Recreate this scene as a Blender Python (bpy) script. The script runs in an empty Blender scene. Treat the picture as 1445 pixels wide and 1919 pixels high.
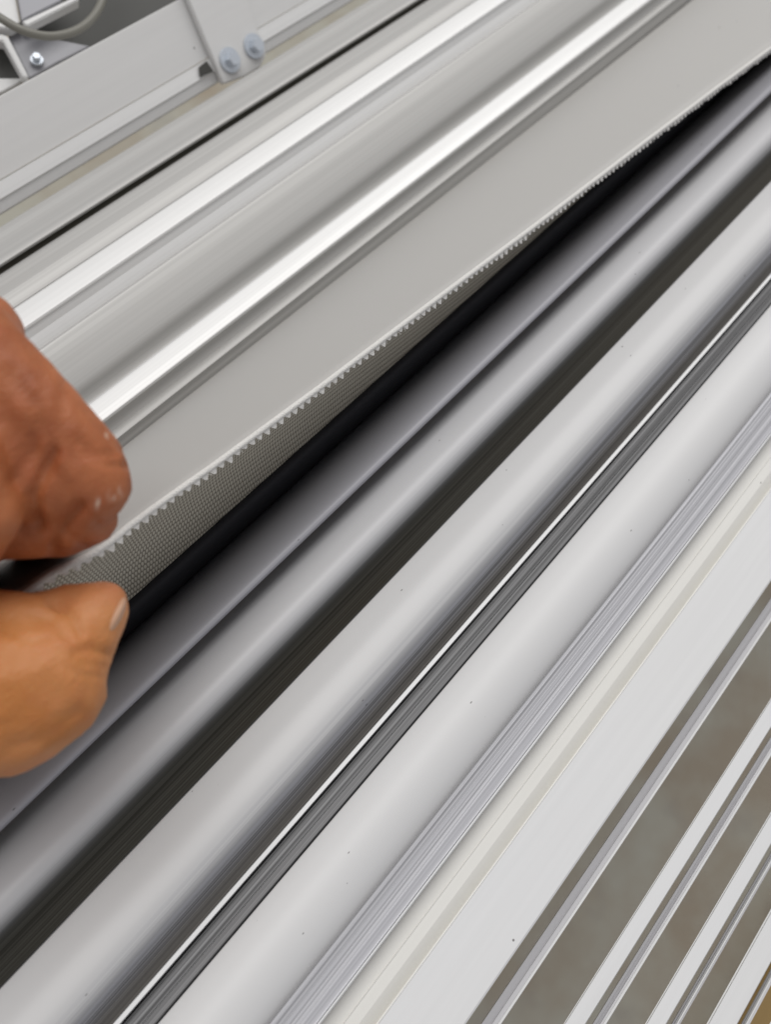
import bpy, bmesh, math, random
from mathutils import Vector, Matrix, noise
random.seed(7)
sc = bpy.context.scene
C = sc.collection

# ------------------------------------------------------------------ camera
F = 1700.0                       # focal length in photo pixels (photo 1445 x 1919)
H = 1.30                         # camera height above the floor
dv = Vector((2577.5, 2559.5, -F)).normalized()          # direction of every extrusion, in camera axes
tv = Vector((dv.y, -dv.x, 0)).normalized()
nv = tv.cross(dv)
def ray(x, y): return Vector((x-722.5, 959.5-y, -F))
def c2w(v): return Vector((dv.dot(v), -tv.dot(v), nv.dot(v)))
cam_loc = Vector((0, 0, H))
def PW(x, y, w):                 # a point seen at photo pixel x,y that lies w metres below the camera
    r = ray(x, y); return cam_loc + c2w(r*(w/(-r.dot(nv))))
def PZ(x, y, z):                 # same, with the depth along the optical axis
    return cam_loc + c2w(ray(x, y)*(z/F))
cd = bpy.data.cameras.new('camera'); cam = bpy.data.objects.new('camera', cd); C.objects.link(cam)
rot = Matrix((dv, -tv, nv)).to_4x4()
cam.matrix_world = Matrix.Translation(cam_loc) @ rot
cd.sensor_fit = 'VERTICAL'; cd.sensor_height = 36; cd.lens = F/1919*36
cd.clip_start = 0.01; cd.clip_end = 100
cd.dof.use_dof = True; cd.dof.focus_distance = 0.315; cd.dof.aperture_fstop = 10.5
sc.camera = cam

# ------------------------------------------------------------------ light
wd = bpy.data.worlds.new('World'); sc.world = wd; wd.use_nodes = True
bg = wd.node_tree.nodes['Background']
bg.inputs[0].default_value = (0.97, 0.965, 1.0, 1); bg.inputs[1].default_value = 0.47
def area(name, loc, target, sx, sy, power, col=(1, 1, 1)):
    l = bpy.data.lights.new(name, 'AREA'); l.shape = 'RECTANGLE'; l.size = sx; l.size_y = sy
    l.energy = power; l.color = col
    o = bpy.data.objects.new(name, l); C.objects.link(o); o.location = loc
    z = (Vector(loc)-Vector(target)).normalized(); x = Vector((1, 0, 0)); x = (x - z*x.dot(z)).normalized(); y = z.cross(x)
    o.matrix_world = Matrix.Translation(loc) @ Matrix((x, y, z)).transposed().to_4x4()
    return o
area('workshop_light', (1.0, 1.10, H+1.62), (0.45, 0, 1.0), 3.6, 1.4, 51, (1.0, 0.985, 0.96))
sc.view_settings.view_transform = 'Standard'; sc.view_settings.look = 'None'
sc.view_settings.exposure = 0; sc.view_settings.gamma = 1; sc.view_settings.use_curve_mapping = False
sc.render.engine = 'CYCLES'

# ------------------------------------------------------------------ materials
def base_mat(name, col, rough=.5, metal=0.0):
    m = bpy.data.materials.new(name); m.use_nodes = True
    nt = m.node_tree; b = nt.nodes['Principled BSDF']
    b.inputs['Base Color'].default_value = (*col, 1); b.inputs['Roughness'].default_value = rough
    b.inputs['Metallic'].default_value = metal
    return m, nt, b
def N(nt, t, **k):
    n = nt.nodes.new(t)
    for a, v in k.items(): setattr(n, a, v)
    return n
def mathn(nt, op, a, b=None, clamp=False):
    n = N(nt, 'ShaderNodeMath', operation=op); n.use_clamp = clamp
    for i, v in enumerate((a, b)):
        if v is None: continue
        if isinstance(v, (int, float)): n.inputs[i].default_value = v
        else: nt.links.new(v, n.inputs[i])
    return n.outputs[0]
def mixc(nt, f, a, b, mode='MIX'):
    n = N(nt, 'ShaderNodeMix', data_type='RGBA', blend_type=mode)
    for s, v in ((n.inputs[0], f), (n.inputs[6], a), (n.inputs[7], b)):
        if isinstance(v, (int, float)): s.default_value = v
        elif isinstance(v, tuple): s.default_value = (*v, 1)
        else: nt.links.new(v, s)
    return n.outputs[2]
def mapr(nt, v, a, b, c=0., d=1.):
    n = N(nt, 'ShaderNodeMapRange'); nt.links.new(v, n.inputs[0])
    for i, q in enumerate((a, b, c, d)): n.inputs[i+1].default_value = q
    return n.outputs[0]
def coords(nt, sx, sy, sz):
    tc = N(nt, 'ShaderNodeTexCoord'); mp = N(nt, 'ShaderNodeMapping'); mp.inputs['Scale'].default_value = (sx, sy, sz)
    nt.links.new(tc.outputs['Object'], mp.inputs[0]); return mp.outputs[0]
def noise_t(nt, vec, scale, detail=2, rough=.5):
    n = N(nt, 'ShaderNodeTexNoise'); n.inputs['Scale'].default_value = scale; n.inputs['Detail'].default_value = detail
    n.inputs['Roughness'].default_value = rough; nt.links.new(vec, n.inputs['Vector']); return n.outputs[0]
def specks(nt, dens=.985, scale=90, stretch=(1, 1, 1)):
    """sparse little dirt specks, 1 = speck"""
    v = N(nt, 'ShaderNodeTexVoronoi'); v.inputs['Scale'].default_value = scale; nt.links.new(coords(nt, *stretch), v.inputs['Vector'])
    sep = N(nt, 'ShaderNodeSeparateColor'); nt.links.new(v.outputs['Color'], sep.inputs[0])
    on = mathn(nt, 'GREATER_THAN', sep.outputs[0], dens)
    rr = mathn(nt, 'MULTIPLY', sep.outputs[1], .10)
    near = mathn(nt, 'LESS_THAN', v.outputs['Distance'], rr)
    return mathn(nt, 'MULTIPLY', on, near)
def bump(nt, b, h, strength, dist):
    n = N(nt, 'ShaderNodeBump'); n.inputs['Strength'].default_value = strength; n.inputs['Distance'].default_value = dist
    nt.links.new(h, n.inputs['Height']); nt.links.new(n.outputs[0], b.inputs['Normal'])
def lines(nt):                    # drawn-metal striations running along the extrusion
    a = noise_t(nt, coords(nt, .6, 420, 420), 1, 3, .7)
    c = noise_t(nt, coords(nt, 2.5, 1500, 1500), 1, 1, .6)
    return mathn(nt, 'ADD', mathn(nt, 'MULTIPLY', a, .6), mathn(nt, 'MULTIPLY', c, .4))

def metal(name, col, rough, met=1.0, amp=.35, bs=.25, dirt=0.0):
    m, nt, b = base_mat(name, col, rough, met)
    L = lines(nt)
    lo = tuple(c*(1-amp) for c in col); hi = tuple(min(1, c*(1+amp)) for c in col)
    cc = mixc(nt, mapr(nt, L, .35, .65), lo, hi)
    cloud = noise_t(nt, coords(nt, 3, 25, 25), 1, 3, .5)
    cc = mixc(nt, mapr(nt, cloud, .3, .7, 0, .16), cc, tuple(c*.7 for c in col))
    if dirt: cc = mixc(nt, mathn(nt, 'MULTIPLY', specks(nt, 1-dirt), .8), cc, (.03, .027, .025))
    nt.links.new(cc, b.inputs['Base Color'])
    nt.links.new(mapr(nt, L, .3, .7, rough+.08, max(.05, rough-.08)), b.inputs['Roughness'])
    bump(nt, b, L, bs, .0004)
    return m
def paint(name, col, rough=.42, dirt=.01, tint=(.9, .86, .76)):
    m, nt, b = base_mat(name, col, rough)
    n1 = noise_t(nt, coords(nt, 2, 9, 9), 1, 3, .5)
    cc = mixc(nt, mapr(nt, n1, .35, .75, 0, .25), col, tuple(col[i]*tint[i] for i in range(3)))
    fine = noise_t(nt, coords(nt, 12, 350, 350), 1, 3, .6)
    cc = mixc(nt, mapr(nt, fine, .3, .7, 0, .05), cc, (.2, .2, .2))
    sp = mathn(nt, 'MAXIMUM', specks(nt, 1-dirt, 140), specks(nt, 1-dirt*2, 320, (.5, 1, 1)))
    cc = mixc(nt, mathn(nt, 'MULTIPLY', sp, .75), cc, (.06, .05, .045))
    nt.links.new(cc, b.inputs['Base Color'])
    peel = noise_t(nt, coords(nt, 500, 900, 900), 1, 2, .5)
    bump(nt, b, peel, .08, .0002)
    return m
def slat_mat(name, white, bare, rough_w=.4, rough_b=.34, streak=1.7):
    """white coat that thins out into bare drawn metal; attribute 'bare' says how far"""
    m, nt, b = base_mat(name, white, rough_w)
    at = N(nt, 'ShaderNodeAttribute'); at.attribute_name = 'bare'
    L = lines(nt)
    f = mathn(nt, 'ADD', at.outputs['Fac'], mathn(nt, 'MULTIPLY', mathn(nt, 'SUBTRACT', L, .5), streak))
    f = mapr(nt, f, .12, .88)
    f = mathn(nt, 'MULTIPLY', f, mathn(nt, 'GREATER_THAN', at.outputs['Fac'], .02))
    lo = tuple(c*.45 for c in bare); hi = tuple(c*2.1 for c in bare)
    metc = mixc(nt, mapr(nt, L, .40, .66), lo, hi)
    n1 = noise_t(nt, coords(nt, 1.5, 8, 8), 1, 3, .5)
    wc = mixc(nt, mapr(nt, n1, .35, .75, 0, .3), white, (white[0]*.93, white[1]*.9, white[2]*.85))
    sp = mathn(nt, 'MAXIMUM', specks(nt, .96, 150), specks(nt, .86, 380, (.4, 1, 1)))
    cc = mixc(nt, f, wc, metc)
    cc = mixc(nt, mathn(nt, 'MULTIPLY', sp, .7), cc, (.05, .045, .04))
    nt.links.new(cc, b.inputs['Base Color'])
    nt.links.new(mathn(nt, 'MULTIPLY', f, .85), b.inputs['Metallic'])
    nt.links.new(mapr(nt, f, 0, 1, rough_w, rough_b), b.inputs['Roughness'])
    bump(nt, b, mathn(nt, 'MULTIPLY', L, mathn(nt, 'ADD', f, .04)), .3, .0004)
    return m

M = {}
M['slat_dark'] = slat_mat('grey_coat', (.31, .31, .335), (.10, .10, .10))  # one slat paint; the shade near the fabric is put into these coat tones
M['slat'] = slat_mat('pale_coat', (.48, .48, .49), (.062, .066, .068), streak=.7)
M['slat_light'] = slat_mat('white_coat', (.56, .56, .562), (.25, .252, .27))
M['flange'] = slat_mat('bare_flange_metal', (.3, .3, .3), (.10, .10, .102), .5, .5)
M['slat_pale'] = slat_mat('white_coat_clean', (.60, .60, .60), (.26, .258, .26))  # same slat paint, with the least shade in its colour
M['lip'] = paint('lip_paint', (.68, .68, .68))
M['flange_coat'] = metal('grey_coated_flange', (.56, .555, .57), .5, .1, .06, .03)
M['strip'] = metal('drawn_aluminium', (.50, .50, .52), .45, .4, .38, .10, .01)
M['white'] = paint('white_paint', (.72, .725, .73))
M['cream'] = paint('cream_paint', (.72, .712, .68))
M['rail'] = paint('rail_paint', (.64, .64, .635), .4, .006)
M['satin'] = metal('satin_aluminium', (.73, .73, .72), .46, .25, .06, .05)  # bright reflecting bands of the profiles, highlight put into the lighter tone
M['satin_dull'] = metal('dull_aluminium', (.44, .435, .42), .5, .25, .08, .05)  # same aluminium, painted darker for bands that catch less light
M['zinc'] = metal('zinc_plate', (.60, .645, .70), .36, .5, .03, .01)
M['rubber'] = base_mat('black_rubber', (.010, .010, .014), .75)[0]
M['dark'] = base_mat('dark_recess_paint', (.05, .05, .045), .6)[0]  # dark grey backing plate; also stands in for shade inside openings
M['seam'] = base_mat('seam_gasket', (.17, .16, .13), .7)[0]
M['greybox'] = base_mat('grey_housing', (.32, .32, .34), .5)[0]
M['cable'] = base_mat('cable_sheath', (.17, .165, .14), .42)[0]
M['steel'] = metal('steel_bearer', (.3, .3, .3), .5, .8)

# ------------------------------------------------------------------ helpers
def link(name, me, m=None, parent=None, smooth=None):
    if m: me.materials.append(m)
    o = bpy.data.objects.new(name, me); C.objects.link(o)
    if parent: o.parent = parent; o.matrix_parent_inverse = Matrix.Translation(-Vector(parent.location))
    if smooth is not None:
        me.polygons.foreach_set('use_smooth', [True]*len(me.polygons))
        me.set_sharp_from_angle(angle=math.radians(smooth))
    return o
def tag(o, label, cat, group=None, kind=None):
    if kind: o['kind'] = kind
    if label: o['label'] = label
    if cat: o['category'] = cat
    if group: o['group'] = group
    return o
def empty(name, loc=(0, 0, 0)):
    o = bpy.data.objects.new(name, None); C.objects.link(o); o.location = loc; o.empty_display_size = .05; return o
def link_local(name, bm, m, parent, smooth=30):
    me = bpy.data.meshes.new(name); bmesh.ops.recalc_face_normals(bm, faces=bm.faces); bm.to_mesh(me); bm.free()
    return link(name, me, m, parent, smooth)

def U(y): return (600, y)
def V(x): return (x, 1700)
def L0(y): return (0, y)
def sw(ref, w):
    r = ray(*ref); return (w*r.dot(tv)/(-r.dot(nv)), w)
def smooth_poly(pts, n=6):
    """Catmull-Rom through (s,w,bare) points"""
    out = []
    for i in range(len(pts)-1):
        p0 = pts[max(i-1, 0)]; p1 = pts[i]; p2 = pts[i+1]; p3 = pts[min(i+2, len(pts)-1)]
        for k in range(n):
            t = k/n
            out.append(tuple(.5*((2*p1[j]) + (-p0[j]+p2[j])*t + (2*p0[j]-5*p1[j]+4*p2[j]-p3[j])*t*t + (-p0[j]+3*p1[j]-3*p2[j]+p3[j])*t**3) for j in range(3)))
    out.append(pts[-1]); return out
def extrude(name, prof, m, parent=None, x0=-.45, x1=1.7, thick=.0016, curve=False, smooth=22, yz=False):
    """prof: [(ref, w, bare)] across the extrusion; makes a sheet of real thickness"""
    pts = []
    for p in prof:
        s, w = sw(p[0], p[1]); pts.append((s, w, p[2] if len(p) > 2 else 0.0))
    if curve: pts = smooth_poly(pts)
    n = len(pts)
    # offset away from the camera side
    off = []
    for i in range(n):
        a = pts[max(i-1, 0)]; b = pts[min(i+1, n-1)]
        tx, ty = b[0]-a[0], b[1]-a[1]; l = math.hypot(tx, ty) or 1
        nx, ny = -ty/l, tx/l
        off.append((pts[i][0]+nx*thick, pts[i][1]+ny*thick, pts[i][2]))
    loop = pts + off[::-1]
    bm = bmesh.new(); lay = bm.verts.layers.float.new('bare')
    A = []; B = []
    for (s, w, q) in loop:
        va = bm.verts.new((x0, -s, H-w)); vb = bm.verts.new((x1, -s, H-w)); va[lay] = q; vb[lay] = q
        A.append(va); B.append(vb)
    k = len(loop)
    for i in range(k):
        j = (i+1) % k
        bm.faces.new((A[i], A[j], B[j], B[i]))
    for i in range(n-1):
        bm.faces.new((A[i], A[i+1], A[k-2-i], A[k-1-i])); bm.faces.new((B[i], B[i+1], B[k-2-i], B[k-1-i]))
    bmesh.ops.recalc_face_normals(bm, faces=bm.faces)
    me = bpy.data.meshes.new(name); bm.to_mesh(me); bm.free()
    return link(name, me, m, parent, smooth)
def box(bm, c, s, rot=None):
    r = bmesh.ops.create_cube(bm, size=1)
    Mx = Matrix.Translation(c) @ (rot.to_4x4() if rot else Matrix()) @ Matrix.Diagonal((*s, 1))
    bmesh.ops.transform(bm, matrix=Mx, verts=r['verts']); return r['verts']
def tube(bm, pts, r, seg=12, cap=True):
    rings = []
    for i, p in enumerate(pts):
        a = pts[max(i-1, 0)]; b = pts[min(i+1, len(pts)-1)]
        d = (Vector(b)-Vector(a)).normalized(); u = d.orthogonal().normalized() if i == 0 else (u-d*u.dot(d)).normalized()
        v = d.cross(u); rr = r[i] if isinstance(r, list) else r
        rings.append([bm.verts.new(Vector(p)+(u*math.cos(2*math.pi*k/seg)+v*math.sin(2*math.pi*k/seg))*rr) for k in range(seg)])
    for i in range(len(rings)-1):
        for k in range(seg):
            bm.faces.new((rings[i][k], rings[i][(k+1) % seg], rings[i+1][(k+1) % seg], rings[i+1][k]))
    if cap: bm.faces.new(rings[0][::-1]); bm.faces.new(rings[-1])

# ------------------------------------------------------------------ floor and bearers
m, nt, b = base_mat('concrete_floor', (.27, .245, .205), .7)
n1 = noise_t(nt, coords(nt, 1, 1, 1), 5, 4, .6)
n2 = noise_t(nt, coords(nt, 1, 1, 1), 14, 3, .6)
cc = mixc(nt, mapr(nt, n1, .38, .62), (.41, .395, .33), (.34, .29, .22)); cc = mixc(nt, mapr(nt, n2, .56, .72, 0, .25), cc, (.22, .20, .19)); nt.links.new(cc, b.inputs['Base Color'])
bm = bmesh.new(); box(bm, (0, 0, -.05), (16, 16, .1))
fl = link_local('floor', bm, m, None); fl['kind'] = 'structure'; fl['label'] = 'brownish grey floor far below the slats'
for i, x in enumerate((-.40, 1.62)):
    bm = bmesh.new(); box(bm, (x, .02, H-.505), (.06, .95, .05)); 
    for yy in (-.38, .42): box(bm, (x, yy, (H-.53)/2), (.05, .05, H-.53))
    for yy, w in ((-.15, .33), (.06, .345), (.3, .40)):
        box(bm, (x, yy, H-(w+.48)/2), (.04, .03, .48-w))
    o = link_local('trestle', bm, M['steel'], None)
    tag(o, ['grey steel trestle under the near ends of the slats', 'grey steel trestle under the far ends of the slats'][i], 'trestle')
# things seen blurred on the floor through the gaps
def floor_pt(x, y, h=0): return PW(x, y, H-h)
m, nt, b = base_mat('raw_board', (.36, .24, .09), .6)
n1 = noise_t(nt, coords(nt, 2, 40, 40), 1, 3, .6); nt.links.new(mixc(nt, n1, (.42, .28, .10), (.28, .18, .07)), b.inputs['Base Color'])
bm = bmesh.new(); p = floor_pt(1425, 1880, .03); box(bm, (p.x, p.y-.02, .03), (.5, .09, .05))
bmesh.ops.bevel(bm, geom=bm.edges[:], offset=.003, segments=1, affect='EDGES')
tag(link_local('timber_board', bm, m, None), 'golden brown timber board lying on the floor, seen blurred through the last gap', 'board')

# ------------------------------------------------------------------ slats
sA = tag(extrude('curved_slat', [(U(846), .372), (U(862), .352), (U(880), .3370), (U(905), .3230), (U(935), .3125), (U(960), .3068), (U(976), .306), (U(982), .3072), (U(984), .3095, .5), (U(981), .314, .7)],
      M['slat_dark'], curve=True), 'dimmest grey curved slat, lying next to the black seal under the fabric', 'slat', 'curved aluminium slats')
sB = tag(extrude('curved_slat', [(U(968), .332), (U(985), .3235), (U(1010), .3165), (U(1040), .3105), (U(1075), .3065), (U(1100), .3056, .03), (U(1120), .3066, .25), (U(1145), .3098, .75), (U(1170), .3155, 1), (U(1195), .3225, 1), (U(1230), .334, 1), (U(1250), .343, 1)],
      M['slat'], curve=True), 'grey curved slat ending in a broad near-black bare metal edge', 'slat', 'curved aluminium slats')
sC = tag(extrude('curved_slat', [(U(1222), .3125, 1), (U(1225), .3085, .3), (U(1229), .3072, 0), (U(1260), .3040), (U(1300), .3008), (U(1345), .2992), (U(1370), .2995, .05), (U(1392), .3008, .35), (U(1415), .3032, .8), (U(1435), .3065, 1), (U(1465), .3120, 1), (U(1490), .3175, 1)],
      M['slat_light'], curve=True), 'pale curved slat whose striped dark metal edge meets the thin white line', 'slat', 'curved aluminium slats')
# slat D: thin white lip, dark drawn flange, coated crest
rD = empty('curved_slat', (0, .0, H-.31))
tag(rD, 'palest curved slat, with a thin white lip on a dark striped flange', 'slat', 'curved aluminium slats')
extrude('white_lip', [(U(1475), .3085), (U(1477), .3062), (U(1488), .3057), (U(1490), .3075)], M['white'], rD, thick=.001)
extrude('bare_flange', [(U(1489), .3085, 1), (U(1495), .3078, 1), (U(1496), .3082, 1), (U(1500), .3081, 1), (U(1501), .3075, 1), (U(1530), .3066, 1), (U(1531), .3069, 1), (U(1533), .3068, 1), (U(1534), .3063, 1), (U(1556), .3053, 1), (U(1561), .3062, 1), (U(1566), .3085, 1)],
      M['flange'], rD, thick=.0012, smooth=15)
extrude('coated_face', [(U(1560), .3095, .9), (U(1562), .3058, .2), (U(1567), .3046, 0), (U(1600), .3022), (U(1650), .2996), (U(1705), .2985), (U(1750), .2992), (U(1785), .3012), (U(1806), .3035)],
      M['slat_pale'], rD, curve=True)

# ------------------------------------------------------------------ drawn strip, cream channel, white blades
rE = empty('edge_strip', (0, -.09, H-.30)); tag(rE, 'flat drawn aluminium strip with fine lengthwise scratches beside the cream channel', 'strip')
E0 = [(U(1797), .3025), (U(1799), .2999), (U(1802), .2992)]
prof = list(E0); rnd = random.Random(3)
y = 1802; w = .2992
for k in range(13):
    y += 8; w += rnd.choice((-1, 1))*rnd.uniform(.00002, .00006); w = min(max(w, .2990), .2996); prof.append((U(y), w)); prof.append((U(y+1.2), w+rnd.choice((-.00003, .00002))))
prof.append((U(1911), .2994))
extrude('strip_face', prof, M['strip'], rE, thick=.0015, smooth=8)
extrude('white_edge', [(U(1912), .2992), (V(766), .2991), (V(769), .2998), (V(768), .303)], M['white'], rE, thick=.0012)
rF = empty('cover_blade', (0, -.12, H-.305)); tag(rF, 'widest white blade, with a cream channel along its left side', 'blade', 'white blades with gaps between')
extrude('cream_channel', [(V(758), .3075), (V(770), .3065), (V(807), .3058), (V(807.8), .3054), (V(809), .3054), (V(810), .3057), (V(836), .3052), (V(842), .3055), (V(866), .3070), (V(868.5), .3068), (V(869.6), .3036)], M['cream'], rF, smooth=20)
extrude('top_face', [(V(869.5), .3036), (V(871.5), .3028), (V(1020), .3024), (V(1024), .3029), (V(1023), .3055)], M['white'], rF)
def blade_flange(a, b, c, w, parent):
    mid = (a+c)/2
    extrude('lower_flange', [(V(a-2), w+.004), (V(a), w), (V(mid), w+.0006), (V(mid+1), w-.0005), (V(b), w-.0008)], M['flange_coat'], parent, thick=.0012)
    extrude('bright_edge', [(V(b), w-.0012), (V(c-1), w-.0014), (V(c), w+.0003), (V(c-1), w+.004)], M['white'], parent, thick=.001)
blade_flange(1052, 1081, 1087, .318, rF)
blades = [((1198, 1235), (1248, 1266, 1272), .305, 'white blade second from the wide one, past the widest brown gap'),
          ((1342, 1377), (1387, 1395, 1399), .308, 'narrow white blade between the two medium brown gaps'),
          ((1451, 1502), (1510, 1517, 1521), .312, 'white blade beside the golden brown gap in the bottom right corner'),
          ((1562, 1604), (1611, 1620, 1624), .317, 'last white blade, cut off by the bottom right corner')]
for (a, b), (c, d, e), w, lab in blades:
    r = empty('cover_blade', (0, sw(V(a), w)[0]*-1, H-w)); tag(r, lab, 'blade', 'white blades with gaps between')
    extrude('top_face', [(V(a+1), w+.006), (V(a), w+.0008), (V(a+1.5), w), (V(b-1.5), w-.0002), (V(b), w+.0006), (V(b-1), w+.004)], M['white'], r)
    blade_flange(c, d, e, w+.012, r)

# ------------------------------------------------------------------ upper rails
rT3 = empty('wide_profile', (0, .1, H-.35)); tag(rT3, 'wide ribbed silver aluminium profile running beside the grey fabric', 'profile')
extrude('side_face', [(U(129), .392), (U(131), .3765), (U(134), .3700), (U(150), .3708), (U(165), .3716), (U(167), .3714), (U(194), .3720), (U(198), .3728)], M['satin_dull'], rT3, smooth=26, thick=.002)
extrude('profile_body', [(U(193), .3735), (U(196), .3724), (U(199), .3720), (U(236), .3700), (U(240), .3706),
    (U(243), .3720), (U(256), .3736), (U(259), .3742), (U(264), .3746), (U(285), .3766), (U(288), .3770)], M['satin'], rT3, smooth=26, thick=.002)
extrude('recessed_face', [(U(286), .3780), (U(286.5), .3712), (U(289), .3696), (U(300), .3694), (U(330), .3704), (U(365), .3722), (U(386), .3732), (U(393), .3738), (U(402), .3752), (U(415), .3770), (U(426), .3778), (U(432), .3778)], M['satin_dull'], rT3, smooth=30, thick=.002)
extrude('ridge', [(U(430), .3700), (U(430), .3660), (U(433), .3644), (U(450), .3632), (U(466), .3624), (U(474), .3624), (U(478), .3632), (U(480), .3645), (U(479), .3700)], M['satin'], rT3, smooth=30, thick=.0018)
extrude('step', [(U(474), .3680), (U(480), .3660), (U(492), .3680), (U(503), .3690), (U(507), .3682), (U(515), .3672), (U(522), .3670), (U(525), .3678), (U(526), .3690), (U(538), .3712), (U(549), .3732), (U(552), .3740), (U(551), .385)], M['satin_dull'], rT3, smooth=30, thick=.0018)
rT2 = empty('round_profile', (0, .16, H-.38)); tag(rT2, 'rounded aluminium profile above the thin dark seam', 'profile')
extrude('profile_body', [(U(57), .402), (U(58), .3935), (U(64), .3905), (U(76), .3890), (U(90), .3860), (U(104), .3830), (U(113), .3823), (U(117), .3832), (U(119), .3860), (U(118), .402)], M['satin_dull'], rT2, curve=True, thick=.002)
extrude('seam_floor', [(U(106), .392), (U(142), .387)], M['seam'], rT2)
# the bolted rail
w1 = .385
def railpt(y, w_ref=w1, off=0.0):
    """a point on the sloped face of the rail, seen at x=0,y"""
    r0 = ray(0, 180); ph0 = r0.dot(tv)/(-r0.dot(nv)); s0 = w1*ph0
    r = ray(0, y); ph = r.dot(tv)/(-r.dot(nv))
    w = (w1 - .73*s0)/(1-.73*ph)
    return w+off
rT1 = empty('bolted_rail', (0, .24, H-.40)); tag(rT1, 'pale rectangular rail with the bolted plate, at the top left', 'rail')
extrude('rail_face', [(L0(184), .41), (L0(179), railpt(180)+.0012), (L0(181.5), railpt(181)), (L0(290), railpt(290)), (L0(336), railpt(336))], M['rail'], rT1, smooth=15, thick=.002)
extrude('rail_lip', [(L0(337), railpt(337)+.0015), (L0(339), railpt(339, off=-.0005)), (L0(373), railpt(373)-.001), (L0(376), railpt(376)), (L0(400), railpt(400)+.0006), (L0(403), railpt(402)+.002), (L0(402), railpt(402)+.018)], M['satin'], rT1, smooth=20, thick=.002)
# dark slab painted as the shade in a slot next to the plate
Nn = (Vector((0, -.588, .806))).normalized()          # rail face normal (world)
Tn = Vector((0, -.806, -.588))                        # down the face
def railP(x, y, up=0.0):
    r = c2w(ray(x, y)); p0 = Vector((0, -sw(L0(240), railpt(240))[0], H-railpt(240)))
    k = (p0-cam_loc).dot(Nn)/r.dot(Nn); return cam_loc + r*k + Nn*up
bm = bmesh.new()
q = [railP(369, 127, .0024), railP(383, 116, .0024), railP(396, 135, .0024), railP(371, 146, .0024)]
vs = [bm.verts.new(p) for p in q]; f = bm.faces.new(vs)
r = bmesh.ops.extrude_face_region(bm, geom=[f]); bmesh.ops.translate(bm, vec=-Nn*.0008, verts=[v for v in r['geom'] if isinstance(v, bmesh.types.BMVert)])
link_local('slot_opening', bm, M['dark'], rT1)

# bolted plate
rP = empty('joint_plate', railP(420, 60)); tag(rP, 'pale rounded steel plate held by two bolts on the upper rail', 'plate')
o0 = railP(411, 158); ux = Vector((1, 0, 0)); 
pl = [railP(x, y) for x, y in ((318, -60), (411, 160), (450, 146), (480, 128), (491, 104), (486, 84), (471, 52), (453, -8), (442, -60))]
bm = bmesh.new(); vs = [bm.verts.new(p+Nn*.0045) for p in pl]; f = bm.faces.new(vs)
r = bmesh.ops.extrude_face_region(bm, geom=[f]); bmesh.ops.translate(bm, vec=-Nn*.0040, verts=[v for v in r['geom'] if isinstance(v, bmesh.types.BMVert)])
bmesh.ops.recalc_face_normals(bm, faces=bm.faces)
bmesh.ops.bevel(bm, geom=bm.edges[:], offset=.0006, segments=2, affect='EDGES')
link_local('plate_body', bm, M['rail'], rP)
def bolt(x, y, lab, R, rot_=.25):
    c = railP(x, y, .0047)
    e = empty('hex_bolt', c); tag(e, lab, 'bolt', 'bolts in the joint plate')
    rt = Vector((0, 0, 1)).rotation_difference(Nn).to_matrix().to_4x4()
    bm = bmesh.new()
    r = bmesh.ops.create_cone(bm, cap_ends=True, segments=40, radius1=R, radius2=R*.97, depth=.0014); bmesh.ops.translate(bm, vec=(0, 0, .0007), verts=r['verts'])
    bmesh.ops.bevel(bm, geom=[e_ for e_ in bm.edges if len(e_.link_faces) == 2], offset=.0002, segments=2, affect='EDGES')
    bmesh.ops.transform(bm, matrix=Matrix.Translation(c) @ rt, verts=bm.verts)
    link_local('washer_flange', bm, M['zinc'], e)
    bm = bmesh.new()
    r = bmesh.ops.create_cone(bm, cap_ends=True, segments=6, radius1=R*.56, radius2=R*.55, depth=.0046); bmesh.ops.translate(bm, vec=(0, 0, .0037), verts=r['verts'])
    bmesh.ops.bevel(bm, geom=bm.edges[:], offset=.0002, segments=2, affect='EDGES')
    bmesh.ops.transform(bm, matrix=Matrix.Translation(c) @ rt @ Matrix.Rotation(rot_, 4, 'Z'), verts=bm.verts)
    link_local('hex_head', bm, M['zinc'], e)
bolt(421, 116, 'zinc hex bolt nearer the corner tip of the plate, the lower left of the pair', .0066)
bolt(466, 90, 'zinc hex bolt at the right side of the plate, the upper right of the pair', .0066, .45)

# things behind the rail in the corner
bm = bmesh.new()
pts = [PW(20, 62, .425), PW(60, 150, .425), PW(400, -30, .425), PW(420, -160, .425), PW(200, -160, .425)]
vs = [bm.verts.new(p) for p in pts]; f = bm.faces.new(vs)
r = bmesh.ops.extrude_face_region(bm, geom=[f]); bmesh.ops.translate(bm, vec=(0, 0, -.004), verts=[v for v in r['geom'] if isinstance(v, bmesh.types.BMVert)])
tag(link_local('backing_plate', bm, M['dark'], None), 'dark grey backing plate behind the upper rail, under the cable', 'plate')
rB = empty('support_bracket', PW(30, 110, .41)); tag(rB, 'folded grey bracket with a dark opening, at the left edge above the rail', 'bracket')
def slab(name, pix, w, th, mt, parent):
    bm = bmesh.new(); vs = [bm.verts.new(PW(x, y, w if not isinstance(w, (list, tuple)) else w[i])) for i, (x, y) in enumerate(pix)]; f = bm.faces.new(vs)
    r = bmesh.ops.extrude_face_region(bm, geom=[f]); bmesh.ops.translate(bm, vec=(0, 0, -th), verts=[v for v in r['geom'] if isinstance(v, bmesh.types.BMVert)])
    bmesh.ops.recalc_face_normals(bm, faces=bm.faces); bmesh.ops.bevel(bm, geom=bm.edges[:], offset=min(.0005, th*.3), segments=2, affect='EDGES')
    return link_local(name, bm, mt, parent)
slab('bracket_web', [(14, 66), (24, 60), (120, 76), (170, 86), (105, 118), (54, 147)], .412, .002, M['greybox'], rB)
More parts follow.
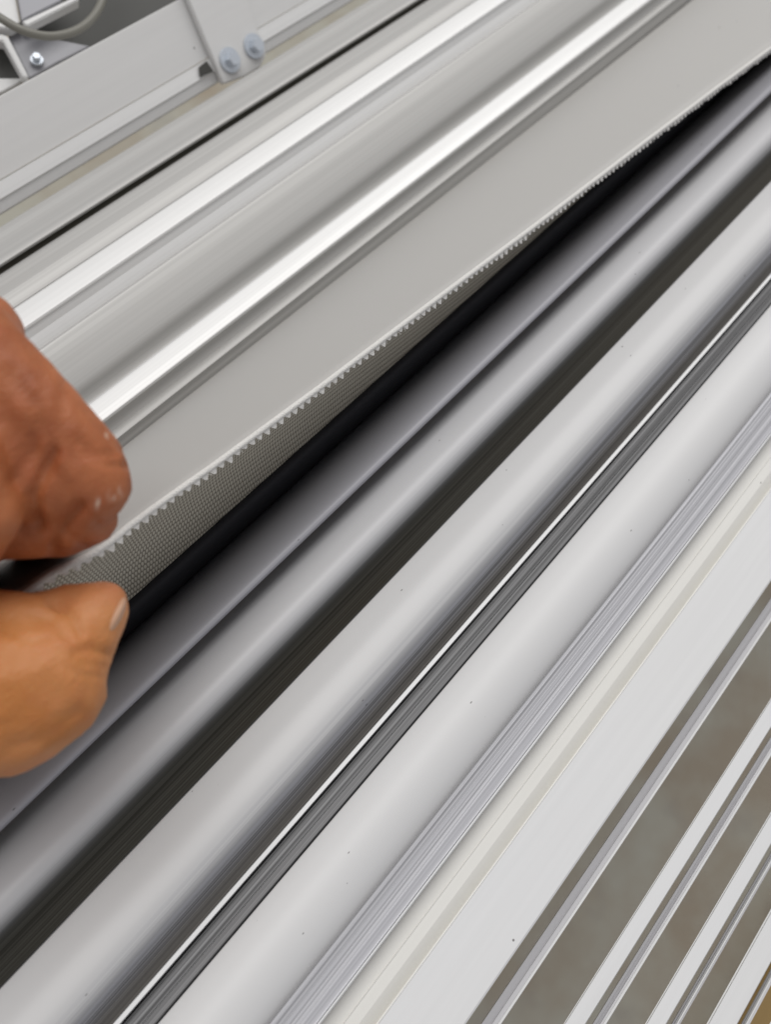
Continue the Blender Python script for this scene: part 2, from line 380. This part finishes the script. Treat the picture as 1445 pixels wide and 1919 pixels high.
slab('bracket_fold', [(-14, 68), (2, 63), (14, 68), (50, 138), (52, 144), (42, 144), (4, 76), (-14, 76)], .406, .006, M['rail'], rB)
slab('bracket_foot', [(-60, 146), (44, 146), (34, 156), (-60, 205)], .416, .003, M['rail'], rB)
slab('dark_pocket', [(-60, 60), (10, 70), (48, 140), (50, 150), (-60, 150)], .420, .002, M['dark'], rB)  # dark slab standing in for the shade inside the bracket opening
rQ = empty('housing', PW(60, 10, .405)); tag(rQ, 'purplish grey box housing with a bright lower edge in the top left corner', 'housing')
slab('housing_face', [(22, -60), (120, -60), (112, 2), (40, 38)], .400, .01, M['greybox'], rQ)
slab('bright_edge', [(40, 40), (142, -8), (148, -2), (50, 48)], .398, .006, M['rail'], rQ)
slab('side_panel', [(-60, -60), (18, -60), (36, 42), (20, 52), (-60, 48)], .404, .006, M['rail'], rQ)
# cable
bm = bmesh.new()
cp = [(-80, -30, .388), (-30, 12, .388), (10, 40, .388), (50, 60, .389), (95, 68, .392), (140, 58, .395), (172, 34, .397), (192, -2, .398), (204, -60, .398), (206, -120, .40)]
wp = [PW(*c) for c in cp]; sm = []
for i in range(len(wp)-1):
    p0, p1, p2, p3 = wp[max(i-1, 0)], wp[i], wp[i+1], wp[min(i+2, len(wp)-1)]
    for k in range(8):
        t = k/8; sm.append(.5*((2*p1)+(p2-p0)*t+(2*p0-5*p1+4*p2-p3)*t*t+(3*p1-p0-3*p2+p3)*t**3))
tube(bm, sm, .0021, 14)
tag(link_local('cable', bm, M['cable'], None, 60), 'olive grey cable looping over the dark plate in the top left corner', 'cable')
# screw on the bracket
c = PW(68, 112, .4095); e = empty('small_screw', c); tag(e, 'small zinc screw fixing the folded bracket beside the rail', 'screw')
bm = bmesh.new(); box(bm, (0, 0, 0), (.001, .001, .001)); bm.clear()
r = bmesh.ops.create_cone(bm, cap_ends=True, segments=24, radius1=.0034, radius2=.0032, depth=.001)
bmesh.ops.translate(bm, vec=c, verts=bm.verts); link_local('washer', bm, M['zinc'], e)
bm = bmesh.new(); r = bmesh.ops.create_cone(bm, cap_ends=True, segments=6, radius1=.0021, radius2=.0020, depth=.0022); bmesh.ops.translate(bm, vec=c+Vector((0, 0, .002)), verts=bm.verts)
link_local('screw_head', bm, M['zinc'], e)

# ------------------------------------------------------------------ black seal
seal = extrude('black_seal', [(U(775), .352), (U(788), .340), (U(800), .330), (U(812), .3265), (U(828), .3262), (U(845), .3300), (U(858), .3400), (U(862), .352)], M['rubber'], None, curve=True, thick=.003)
tag(seal, 'black rounded rubber seal between the fabric and the first slat', 'seal')

# ------------------------------------------------------------------ fabric
# fringe line in the photo: x, y, depth below camera
FR = [(-260, 1290, .264), (-120, 1215, .264), (-60, 1178, .263), (0, 1138, .260), (50, 1108, .256), (90, 1078, .2535), (130, 1058, .251), (170, 1038, .2505), (205, 1015, .252), (250, 978, .256), (400, 871, .263), (600, 724, .272), (800, 573, .281), (1000, 424, .289), (1200, 272, .297), (1345, 163, .303), (1445, 90, .307), (1560, 5, .311), (1760, -150, .316), (2100, -420, .322)]
fw = [PW(*p) for p in FR]
def frpt(x):
    if x <= fw[0].x: return fw[0]
    for i in range(len(fw)-1):
        if fw[i].x <= x <= fw[i+1].x:
            t = (x-fw[i].x)/(fw[i+1].x-fw[i].x)
            p0, p1, p2, p3 = fw[max(i-1, 0)], fw[i], fw[i+1], fw[min(i+2, len(fw)-1)]
            a = p1.lerp(p2, t)
            h = .5*((2*p1)+(p2-p0)*t+(2*p0-5*p1+4*p2-p3)*t*t+(3*p1-p0-3*p2+p3)*t**3)
            r = a*.4+h*.6; return Vector((x, r.y, r.z))
    return fw[-1]
X0, X1 = fw[0].x+.001, fw[-1].x-.001
root_fab = empty('fabric_sheet', (0, .05, H-.3)); tag(root_fab, 'grey coated fabric sheet with a pinked edge, pinched by the hand', 'fabric')
m, nt, b = base_mat('coated_fabric', (.43, .43, .41), .5)
sp = specks(nt, .95, 110); n1 = noise_t(nt, coords(nt, 3, 8, 8), 1, 2)
cc = mixc(nt, mapr(nt, n1, .3, .7, 0, .3), (.445, .437, .42), (.42, .412, .39)); cc = mixc(nt, mathn(nt, 'MULTIPLY', sp, .8), cc, (.08, .07, .06))
nt.links.new(cc, b.inputs['Base Color']); bump(nt, b, noise_t(nt, coords(nt, 900, 900, 900), 1, 2), .06, .0002)
s0, w0 = sw(U(556), .379)
bm = bmesh.new(); NX = 260; NQ = 14; G = []
uvl = bm.loops.layers.uv.new('UVMap')
for i in range(NX+1):
    x = X0+(X1-X0)*i/NX; e = frpt(x); row = []
    for j in range(NQ+1):
        q = j/NQ
        a = Vector((x, -s0+.004, H-w0-.002)); p = a.lerp(Vector((x, e.y, e.z)), q)
        p.z += .0035*math.sin(math.pi*q)*(1+.15*math.sin(x*9)) + .0005*noise.noise(Vector((x*14, q*2, 0)))*math.sin(math.pi*q)
        p.z += .0011*q*math.exp(-((x-.06)/.035)**2)*math.sin((x-.06)*190+q*3)*math.sin(math.pi*min(1, q*1.02))
        row.append(bm.verts.new(p))
    G.append(row)
for i in range(NX):
    for j in range(NQ): bm.faces.new((G[i][j], G[i][j+1], G[i+1][j+1], G[i+1][j]))
o = link_local('smooth_face', bm, m, root_fab, 60)
md = o.modifiers.new('thickness', 'SOLIDIFY'); md.thickness = .0009; md.offset = 0
# woven underside
m, nt, b = base_mat('woven_backing', (.20, .19, .165), .8)
uv = N(nt, 'ShaderNodeUVMap'); sep = N(nt, 'ShaderNodeSeparateXYZ'); nt.links.new(uv.outputs[0], sep.inputs[0])
jig = noise_t(nt, coords(nt, 60, 60, 60), 1, 2)
u = mathn(nt, 'ADD', sep.outputs[0], mathn(nt, 'MULTIPLY', jig, .5)); v_ = sep.outputs[1]
row = mathn(nt, 'FLOOR', v_)
u2 = mathn(nt, 'ADD', u, mathn(nt, 'MULTIPLY', row, .5))
su = mathn(nt, 'ABSOLUTE', mathn(nt, 'SINE', mathn(nt, 'MULTIPLY', u2, math.pi)))
sv = mathn(nt, 'ABSOLUTE', mathn(nt, 'SINE', mathn(nt, 'MULTIPLY', v_, math.pi)))
hgt = mathn(nt, 'MULTIPLY', mathn(nt, 'POWER', su, .7), mathn(nt, 'POWER', sv, .6))
cc = mixc(nt, mapr(nt, hgt, .1, .8), (.20, .18, .14), (.54, .505, .42)); nt.links.new(cc, b.inputs['Base Color'])
bump(nt, b, hgt, .7, .0006)
bm = bmesh.new(); uvl = bm.loops.layers.uv.new('UVMap'); G = []; UVS = {}
sb, wb = sw(U(806), .327)
NQ = 12; NX = 300
for i in range(NX+1):
    x = X0+(X1-X0)*i/NX; e = frpt(x); row = []
    near = max(0, min(1, (x-(-.02))/.10))
    for j in range(NQ+1):
        q = j/NQ
        a = Vector((x, e.y+.0004, e.z-.0012)); c_ = Vector((x, -sb, H-wb)); p = a.lerp(c_, q)
        ln = (a-c_).length
        p.y += .0035*math.sin(math.pi*q)*min(1, ln/.05)          # slight belly away from the camera
        p.y -= .006*math.sin(math.pi*min(1, q*1.6))*(1-near)**2*.6
        v = bm.verts.new(p); UVS[v] = ((x/.00135), q*ln/.0036); row.append(v)
    G.append(row)
for i in range(NX):
    for j in range(NQ):
        f = bm.faces.new((G[i][j], G[i][j+1], G[i+1][j+1], G[i+1][j]))
        for l in f.loops: l[uvl].uv = UVS[l.vert]
me = bpy.data.meshes.new('woven_face'); bm.to_mesh(me); bm.free()
o = link('woven_face', me, m, root_fab, 60)
o['label'] = 'dark olive ribbed woven backing below the pinked edge'
# hem cord and pinked teeth
m, nt, b = base_mat('cut_fibre_edge', (.62, .61, .58), .8)
fz = noise_t(nt, coords(nt, 1800, 1800, 1800), 1, 3); nt.links.new(mixc(nt, fz, (.56, .55, .52), (.80, .79, .76)), b.inputs['Base Color'])
bump(nt, b, fz, .8, .0005); M['fibre'] = m
bm = bmesh.new(); xs = X0; path = []
while xs < X1: path.append(frpt(xs)+Vector((0, -.0002, .0002))); xs += .002
tube(bm, path, .00098, 10)
link_local('hem_cord', bm, M['fibre'], root_fab, 60)
bm = bmesh.new(); rnd = random.Random(11); pitch = .0034; x = X0
top, bot = [], []
K = 6
prev = None
while x < X1:
    hgt_ = rnd.uniform(.0017, .0028); pk = x+pitch*rnd.uniform(.42, .6)
    for k in range(K):
        t = k/K; xx = x+pitch*t; ph = (xx-x)/(pk-x) if xx < pk else (x+pitch-xx)/(x+pitch-pk)
        h = .0005+hgt_*max(0, ph)**.8+rnd.uniform(-.00012, .00012)
        e = frpt(xx)
        dwn = Vector((0, -.80, -.6))
        out = Vector((0, -.6, .8))
        a = e+Vector((0, 0, .0001)); c_ = a+dwn*h
        cur = [bm.verts.new(a+out*.0007), bm.verts.new(c_+out*.0005), bm.verts.new(c_-out*.0005), bm.verts.new(a-out*.0006)]
        if prev:
            for q in range(4): bm.faces.new((prev[q], prev[(q+1) % 4], cur[(q+1) % 4], cur[q]))
        prev = cur
    x += pitch*rnd.uniform(.97, 1.03)
link_local('pinked_edge', bm, M['fibre'], root_fab, 40)
# loose fibres
bm = bmesh.new()
for k in range(160):
    e = frpt(X0+.05+(rnd.random()**1.3)*(.6)); dn = Vector((rnd.uniform(-.5, .5), -.8+rnd.uniform(-.4, .4), -.5+rnd.uniform(-.5, .7))).normalized()
    l = rnd.uniform(.0010, .0024); a = e+dn*.0008
    tube(bm, [a, a+dn*l*.5+Vector((rnd.uniform(-.0003, .0003), 0, 0)), a+dn*l], .00006, 4)
link_local('loose_fibre', bm, M['fibre'], root_fab, 60)['kind'] = 'stuff'

# ------------------------------------------------------------------ hand
def blob(bm, a, ra, b_, rb):
    """tapered capsule between two points"""
    a = Vector(a); b_ = Vector(b_); d = b_-a; L = d.length
    n = max(2, int(L/.0036)+1)
    for i in range(n+1):
        t = i/n; r = ra+(rb-ra)*t
        bmesh.ops.create_icosphere(bm, subdivisions=2, radius=r, matrix=Matrix.Translation(a+d*t))
def chain(bm, pts):
    for i in range(len(pts)-1): blob(bm, pts[i][0], pts[i][1], pts[i+1][0], pts[i+1][1])
bm = bmesh.new()
Z = PZ
# index finger, bent: the knuckle end points right
idx = [(Z(-190, 560, .210), .0125), (Z(-60, 650, .206), .0118), (Z(60, 765, .207), .0106), (Z(150, 868, .211), .0104), (Z(165, 905, .2125), .0104), (Z(120, 960, .216), .0092), (Z(60, 985, .218), .0086), (Z(10, 990, .219), .0082)]
chain(bm, idx)
chain(bm, [(Z(-20, 800, .207), .0125), (Z(90, 900, .211), .0110)])
# middle finger folded beside it, nearer the camera
mid = [(Z(-260, 700, .204), .0125), (Z(-150, 780, .197), .0112), (Z(-75, 880, .195), .0103), (Z(-42, 960, .198), .0098), (Z(-80, 1040, .206), .0088), (Z(-140, 1050, .212), .0082)]
chain(bm, mid)
# ring and little fingers, out of frame
chain(bm, [(Z(-350, 790, .200), .012), (Z(-230, 900, .190), .0105), (Z(-170, 1000, .192), .0095), (Z(-220, 1070, .204), .0082), (Z(-280, 1060, .21), .0078)])
chain(bm, [(Z(-420, 880, .198), .011), (Z(-330, 980, .190), .0092), (Z(-290, 1060, .194), .0082), (Z(-330, 1110, .204), .0072)])
# back of hand, palm and wrist
chain(bm, [(Z(-190, 560, .212), .0128), (Z(-420, 500, .225), .014)])
for (a, b_, r) in (((-60, 640, .212), (-560, 640, .235), .015), ((-260, 720, .208), (-600, 780, .232), .015), ((-350, 820, .205), (-620, 880, .228), .014), ((-420, 900, .205), (-640, 960, .226), .0135)):
    blob(bm, Z(*a), r*.9, Z(*b_), r*1.15)
for (a, b_, r) in (((-560, 640, .235), (-900, 840, .25), .019), ((-640, 960, .226), (-930, 960, .245), .018), ((-600, 800, .232), (-900, 900, .25), .021)):
    blob(bm, Z(*a), r, Z(*b_), r)
blob(bm, Z(-900, 900, .25), .024, Z(-1700, 1150, .27), .033)
# thumb: base, bent joint, tip pressing up on the fabric
th = [(Z(-640, 1120, .232), .018), (Z(-330, 1240, .218), .0195), (Z(-120, 1290, .213), .0185), (Z(20, 1285, .213), .0168), (Z(85, 1262, .214), .0142), (Z(108, 1245, .2155), .0122), (Z(150, 1190, .219), .0095), (Z(180, 1150, .2215), .0078), (Z(198, 1128, .223), .0056)]
chain(bm, th)
chain(bm, [(Z(95, 1290, .214), .0134), (Z(10, 1330, .213), .0160), (Z(-120, 1330, .213), .017)])
chain(bm, [(Z(60, 1160, .221), .0062), (Z(130, 1135, .2225), .0058), (Z(190, 1126, .2235), .0052)])
chain(bm, [(Z(-260, 1110, .222), .012), (Z(-60, 1180, .218), .0110), (Z(60, 1190, .217), .0105)])
chain(bm, [(Z(-110, 940, .220), .014), (Z(-190, 1060, .226), .015), (Z(-170, 1180, .224), .014)])
chain(bm, [(Z(-60, 1000, .222), .009), (Z(-95, 1075, .229), .008), (Z(-80, 1150, .224), .009)])
chain(bm, [(Z(165, 968, .220), .0075), (Z(120, 985, .226), .0078), (Z(40, 988, .231), .0080), (Z(-100, 1000, .234), .0090)])  # added filler under the index, keeps light off the fabric in the slot
for k in range(15):  # added unseen walls, stacked deep to darken the slot between finger and thumb
    z_ = .222+.005*k; r_ = .0075; off_ = r_*F/z_
    chain(bm, [(Z(115-3*k, 1049-off_, z_), r_), (Z(40, 1049-off_, z_), r_), (Z(-130, 1046-off_, z_), r_)])
    if k > 1: chain(bm, [(Z(95-6*k, 1110+off_, z_), r_), (Z(40-4*k, 1114+off_, z_), r_), (Z(-130, 1120+off_, z_), r_)])
    chain(bm, [(Z(-66, 980, z_), .0075), (Z(-66, 1190, z_), .0075)])
chain(bm, [(Z(-120, 1170, .230), .0100), (Z(-20, 1182, .232), .0085), (Z(60, 1165, .231), .0070), (Z(150, 1145, .229), .0060)])  # added filler on the thumb side, also closing the slot to light
me = bpy.data.meshes.new('hand_raw'); bm.to_mesh(me); bm.free()
tmp = bpy.data.objects.new('hand_raw', me); C.objects.link(tmp)
rm = tmp.modifiers.new('r', 'REMESH'); rm.mode = 'VOXEL'; rm.voxel_size = .0011; rm.use_smooth_shade = True
s_ = tmp.modifiers.new('s', 'SMOOTH'); s_.iterations = 14; s_.factor = .5
dg = bpy.context.evaluated_depsgraph_get(); dg.update()
hm = bpy.data.meshes.new_from_object(tmp.evaluated_get(dg)); bpy.data.objects.remove(tmp); bpy.data.meshes.remove(me)
hm.name = 'person'; hm.materials.clear()
# creases: (polyline in photo pixels with depth, depth of crease, width)
def proj(p):
    v = rot.to_3x3().transposed() @ (p-cam_loc); return (722.5-F*v.x/v.z, 959.5+F*v.y/v.z)
creases = [([(205, 800), (222, 822), (240, 836)], .0003, 6), ([(192, 806), (214, 832), (238, 850)], .0003, 5), ([(180, 980), (205, 1000), (222, 1003)], .0003, 6), ([(20, 700), (70, 760), (95, 830)], .0004, 14), ([(120, 720), (110, 800), (140, 860)], .0003, 14), ([(0, 1180), (50, 1200), (90, 1195)], .0003, 7), ([(110, 1215), (150, 1240), (195, 1248)], .0003, 6), ([(105, 1240), (150, 1262), (190, 1268)], .0003, 6), ([(70, 985), (62, 930), (85, 880), (100, 850)], .0011, 12), ([(100, 1030), (120, 985), (150, 950)], .0010, 12), ([(30, 900), (60, 850), (70, 800)], .0005, 14),
           ([(170, 1030), (120, 1000), (150, 960)], .0004, 10),
           ([(100, 1130), (130, 1150), (150, 1185)], .0007, 9), ([(60, 1150), (105, 1165), (130, 1200)], .0004, 12), ([(150, 830), (185, 850), (215, 850)], .0005, 9), ([(160, 850), (200, 870), (236, 872)], .0005, 8), ([(205, 1225), (170, 1215), (140, 1220)], .0006, 9),
           ([(15, 640), (60, 660), (90, 720)], .0003, 16), ([(20, 1400), (90, 1385), (150, 1340)], .0003, 16)]
flecks = [(181, 948, 5), (182, 940, 4), (202, 923, 4), (206, 932, 4), (213, 934, 4), (222, 920, 4), (226, 929, 4), (234, 950, 5), (200, 815, 3)]
def dseg(px, py, a, b_):
    ax, ay = a; bx, by = b_; dx, dy = bx-ax, by-ay; t = max(0, min(1, ((px-ax)*dx+(py-ay)*dy)/(dx*dx+dy*dy))); return math.hypot(px-ax-dx*t, py-ay-dy*t)
nrm = [v.normal.copy() for v in hm.vertices]
col = hm.attributes.new('fleck', 'FLOAT', 'POINT')
warm = hm.attributes.new('warm', 'FLOAT', 'POINT')
for i, v in enumerate(hm.vertices):
    p = v.co.copy(); x, y = proj(p); facing = nrm[i].dot((cam_loc-p).normalized()) > 0
    d = 0
    if -60 < x < 320 and facing:
        for pl_, dep, wd_ in creases:
            m_ = min(dseg(x, y, pl_[k], pl_[k+1]) for k in range(len(pl_)-1))
            if m_ < wd_*3: d -= 1.7*dep*math.exp(-(m_/wd_)**2)
        fk = 0
        for fx, fy, fr in flecks:
            q = math.hypot((x-fx), (y-fy)*.6)
            if q < fr*2: fk = max(fk, math.exp(-(q/fr)**2*2)*(.75+.6*noise.noise(p*1500)))
        col.data[i].value = max(0, fk)
    # yellower, paler on the thumb; redder on the fingers
    warm.data[i].value = max(0, min(1, (y-1060)/90))
    d += .0005*noise.noise(p*70)*.6+.00015*noise.noise(p*350)
    v.co = p+nrm[i]*d
m, nt, b = base_mat('skin', (.40, .15, .07), .48)
n1 = noise_t(nt, coords(nt, 1, 1, 1), 45, 4, .6); n2 = noise_t(nt, coords(nt, 1, 1, 1), 110, 3, .5)
aw = N(nt, 'ShaderNodeAttribute'); aw.attribute_name = 'warm'; af = N(nt, 'ShaderNodeAttribute'); af.attribute_name = 'fleck'
fing = mixc(nt, mapr(nt, n1, .35, .65), (.28, .080, .028), (.42, .145, .056))
thm = mixc(nt, mapr(nt, n1, .35, .65), (.46, .175, .048), (.54, .235, .095))
cc = mixc(nt, aw.outputs['Fac'], fing, thm)
cc = mixc(nt, mapr(nt, n2, .5, .75, 0, .2), cc, (.42, .10, .05))
cc = mixc(nt, mathn(nt, 'MULTIPLY', af.outputs['Fac'], .8, True), cc, (.75, .6, .48))
nt.links.new(cc, b.inputs['Base Color'])
b.inputs['Specular IOR Level'].default_value = .32; b.inputs['Subsurface Weight'].default_value = .25; b.inputs['Subsurface Radius'].default_value = (.0035, .0012, .0006); b.inputs['Subsurface Scale'].default_value = 1
pores = N(nt, 'ShaderNodeTexVoronoi'); pores.inputs['Scale'].default_value = 1; nt.links.new(coords(nt, 1300, 1300, 1300), pores.inputs['Vector'])
bump(nt, b, mathn(nt, 'ADD', pores.outputs['Distance'], mathn(nt, 'MULTIPLY', noise_t(nt, coords(nt, 300, 700, 500), 1, 4), 2.0)), .3, .0004)
hand = link('person', hm, m, None, 180)
tag(hand, 'bare tanned hand at the left edge pinching the fabric between bent index finger and thumb', 'person')
# thumb nail
mn, nt, b = base_mat('nail', (.50, .29, .18), .3)
bm = bmesh.new(); r = bmesh.ops.create_uvsphere(bm, u_segments=24, v_segments=16, radius=1)
tip = Z(213, 1160, .2200); axis = (Z(236, 1122, .2225)-Z(200, 1195, .2185)).normalized(); outw = (Z(270, 1200, .2215)-tip).normalized()
outw = (outw-axis*outw.dot(axis)).normalized(); sid = axis.cross(outw)
R3 = Matrix((sid, axis, outw)).transposed().to_4x4()
bmesh.ops.transform(bm, matrix=Matrix.Translation(tip) @ R3 @ Matrix.Diagonal((.0046, .0058, .0016, 1)), verts=bm.verts)
link_local('thumb_nail', bm, mn, hand, 60)
print('done')
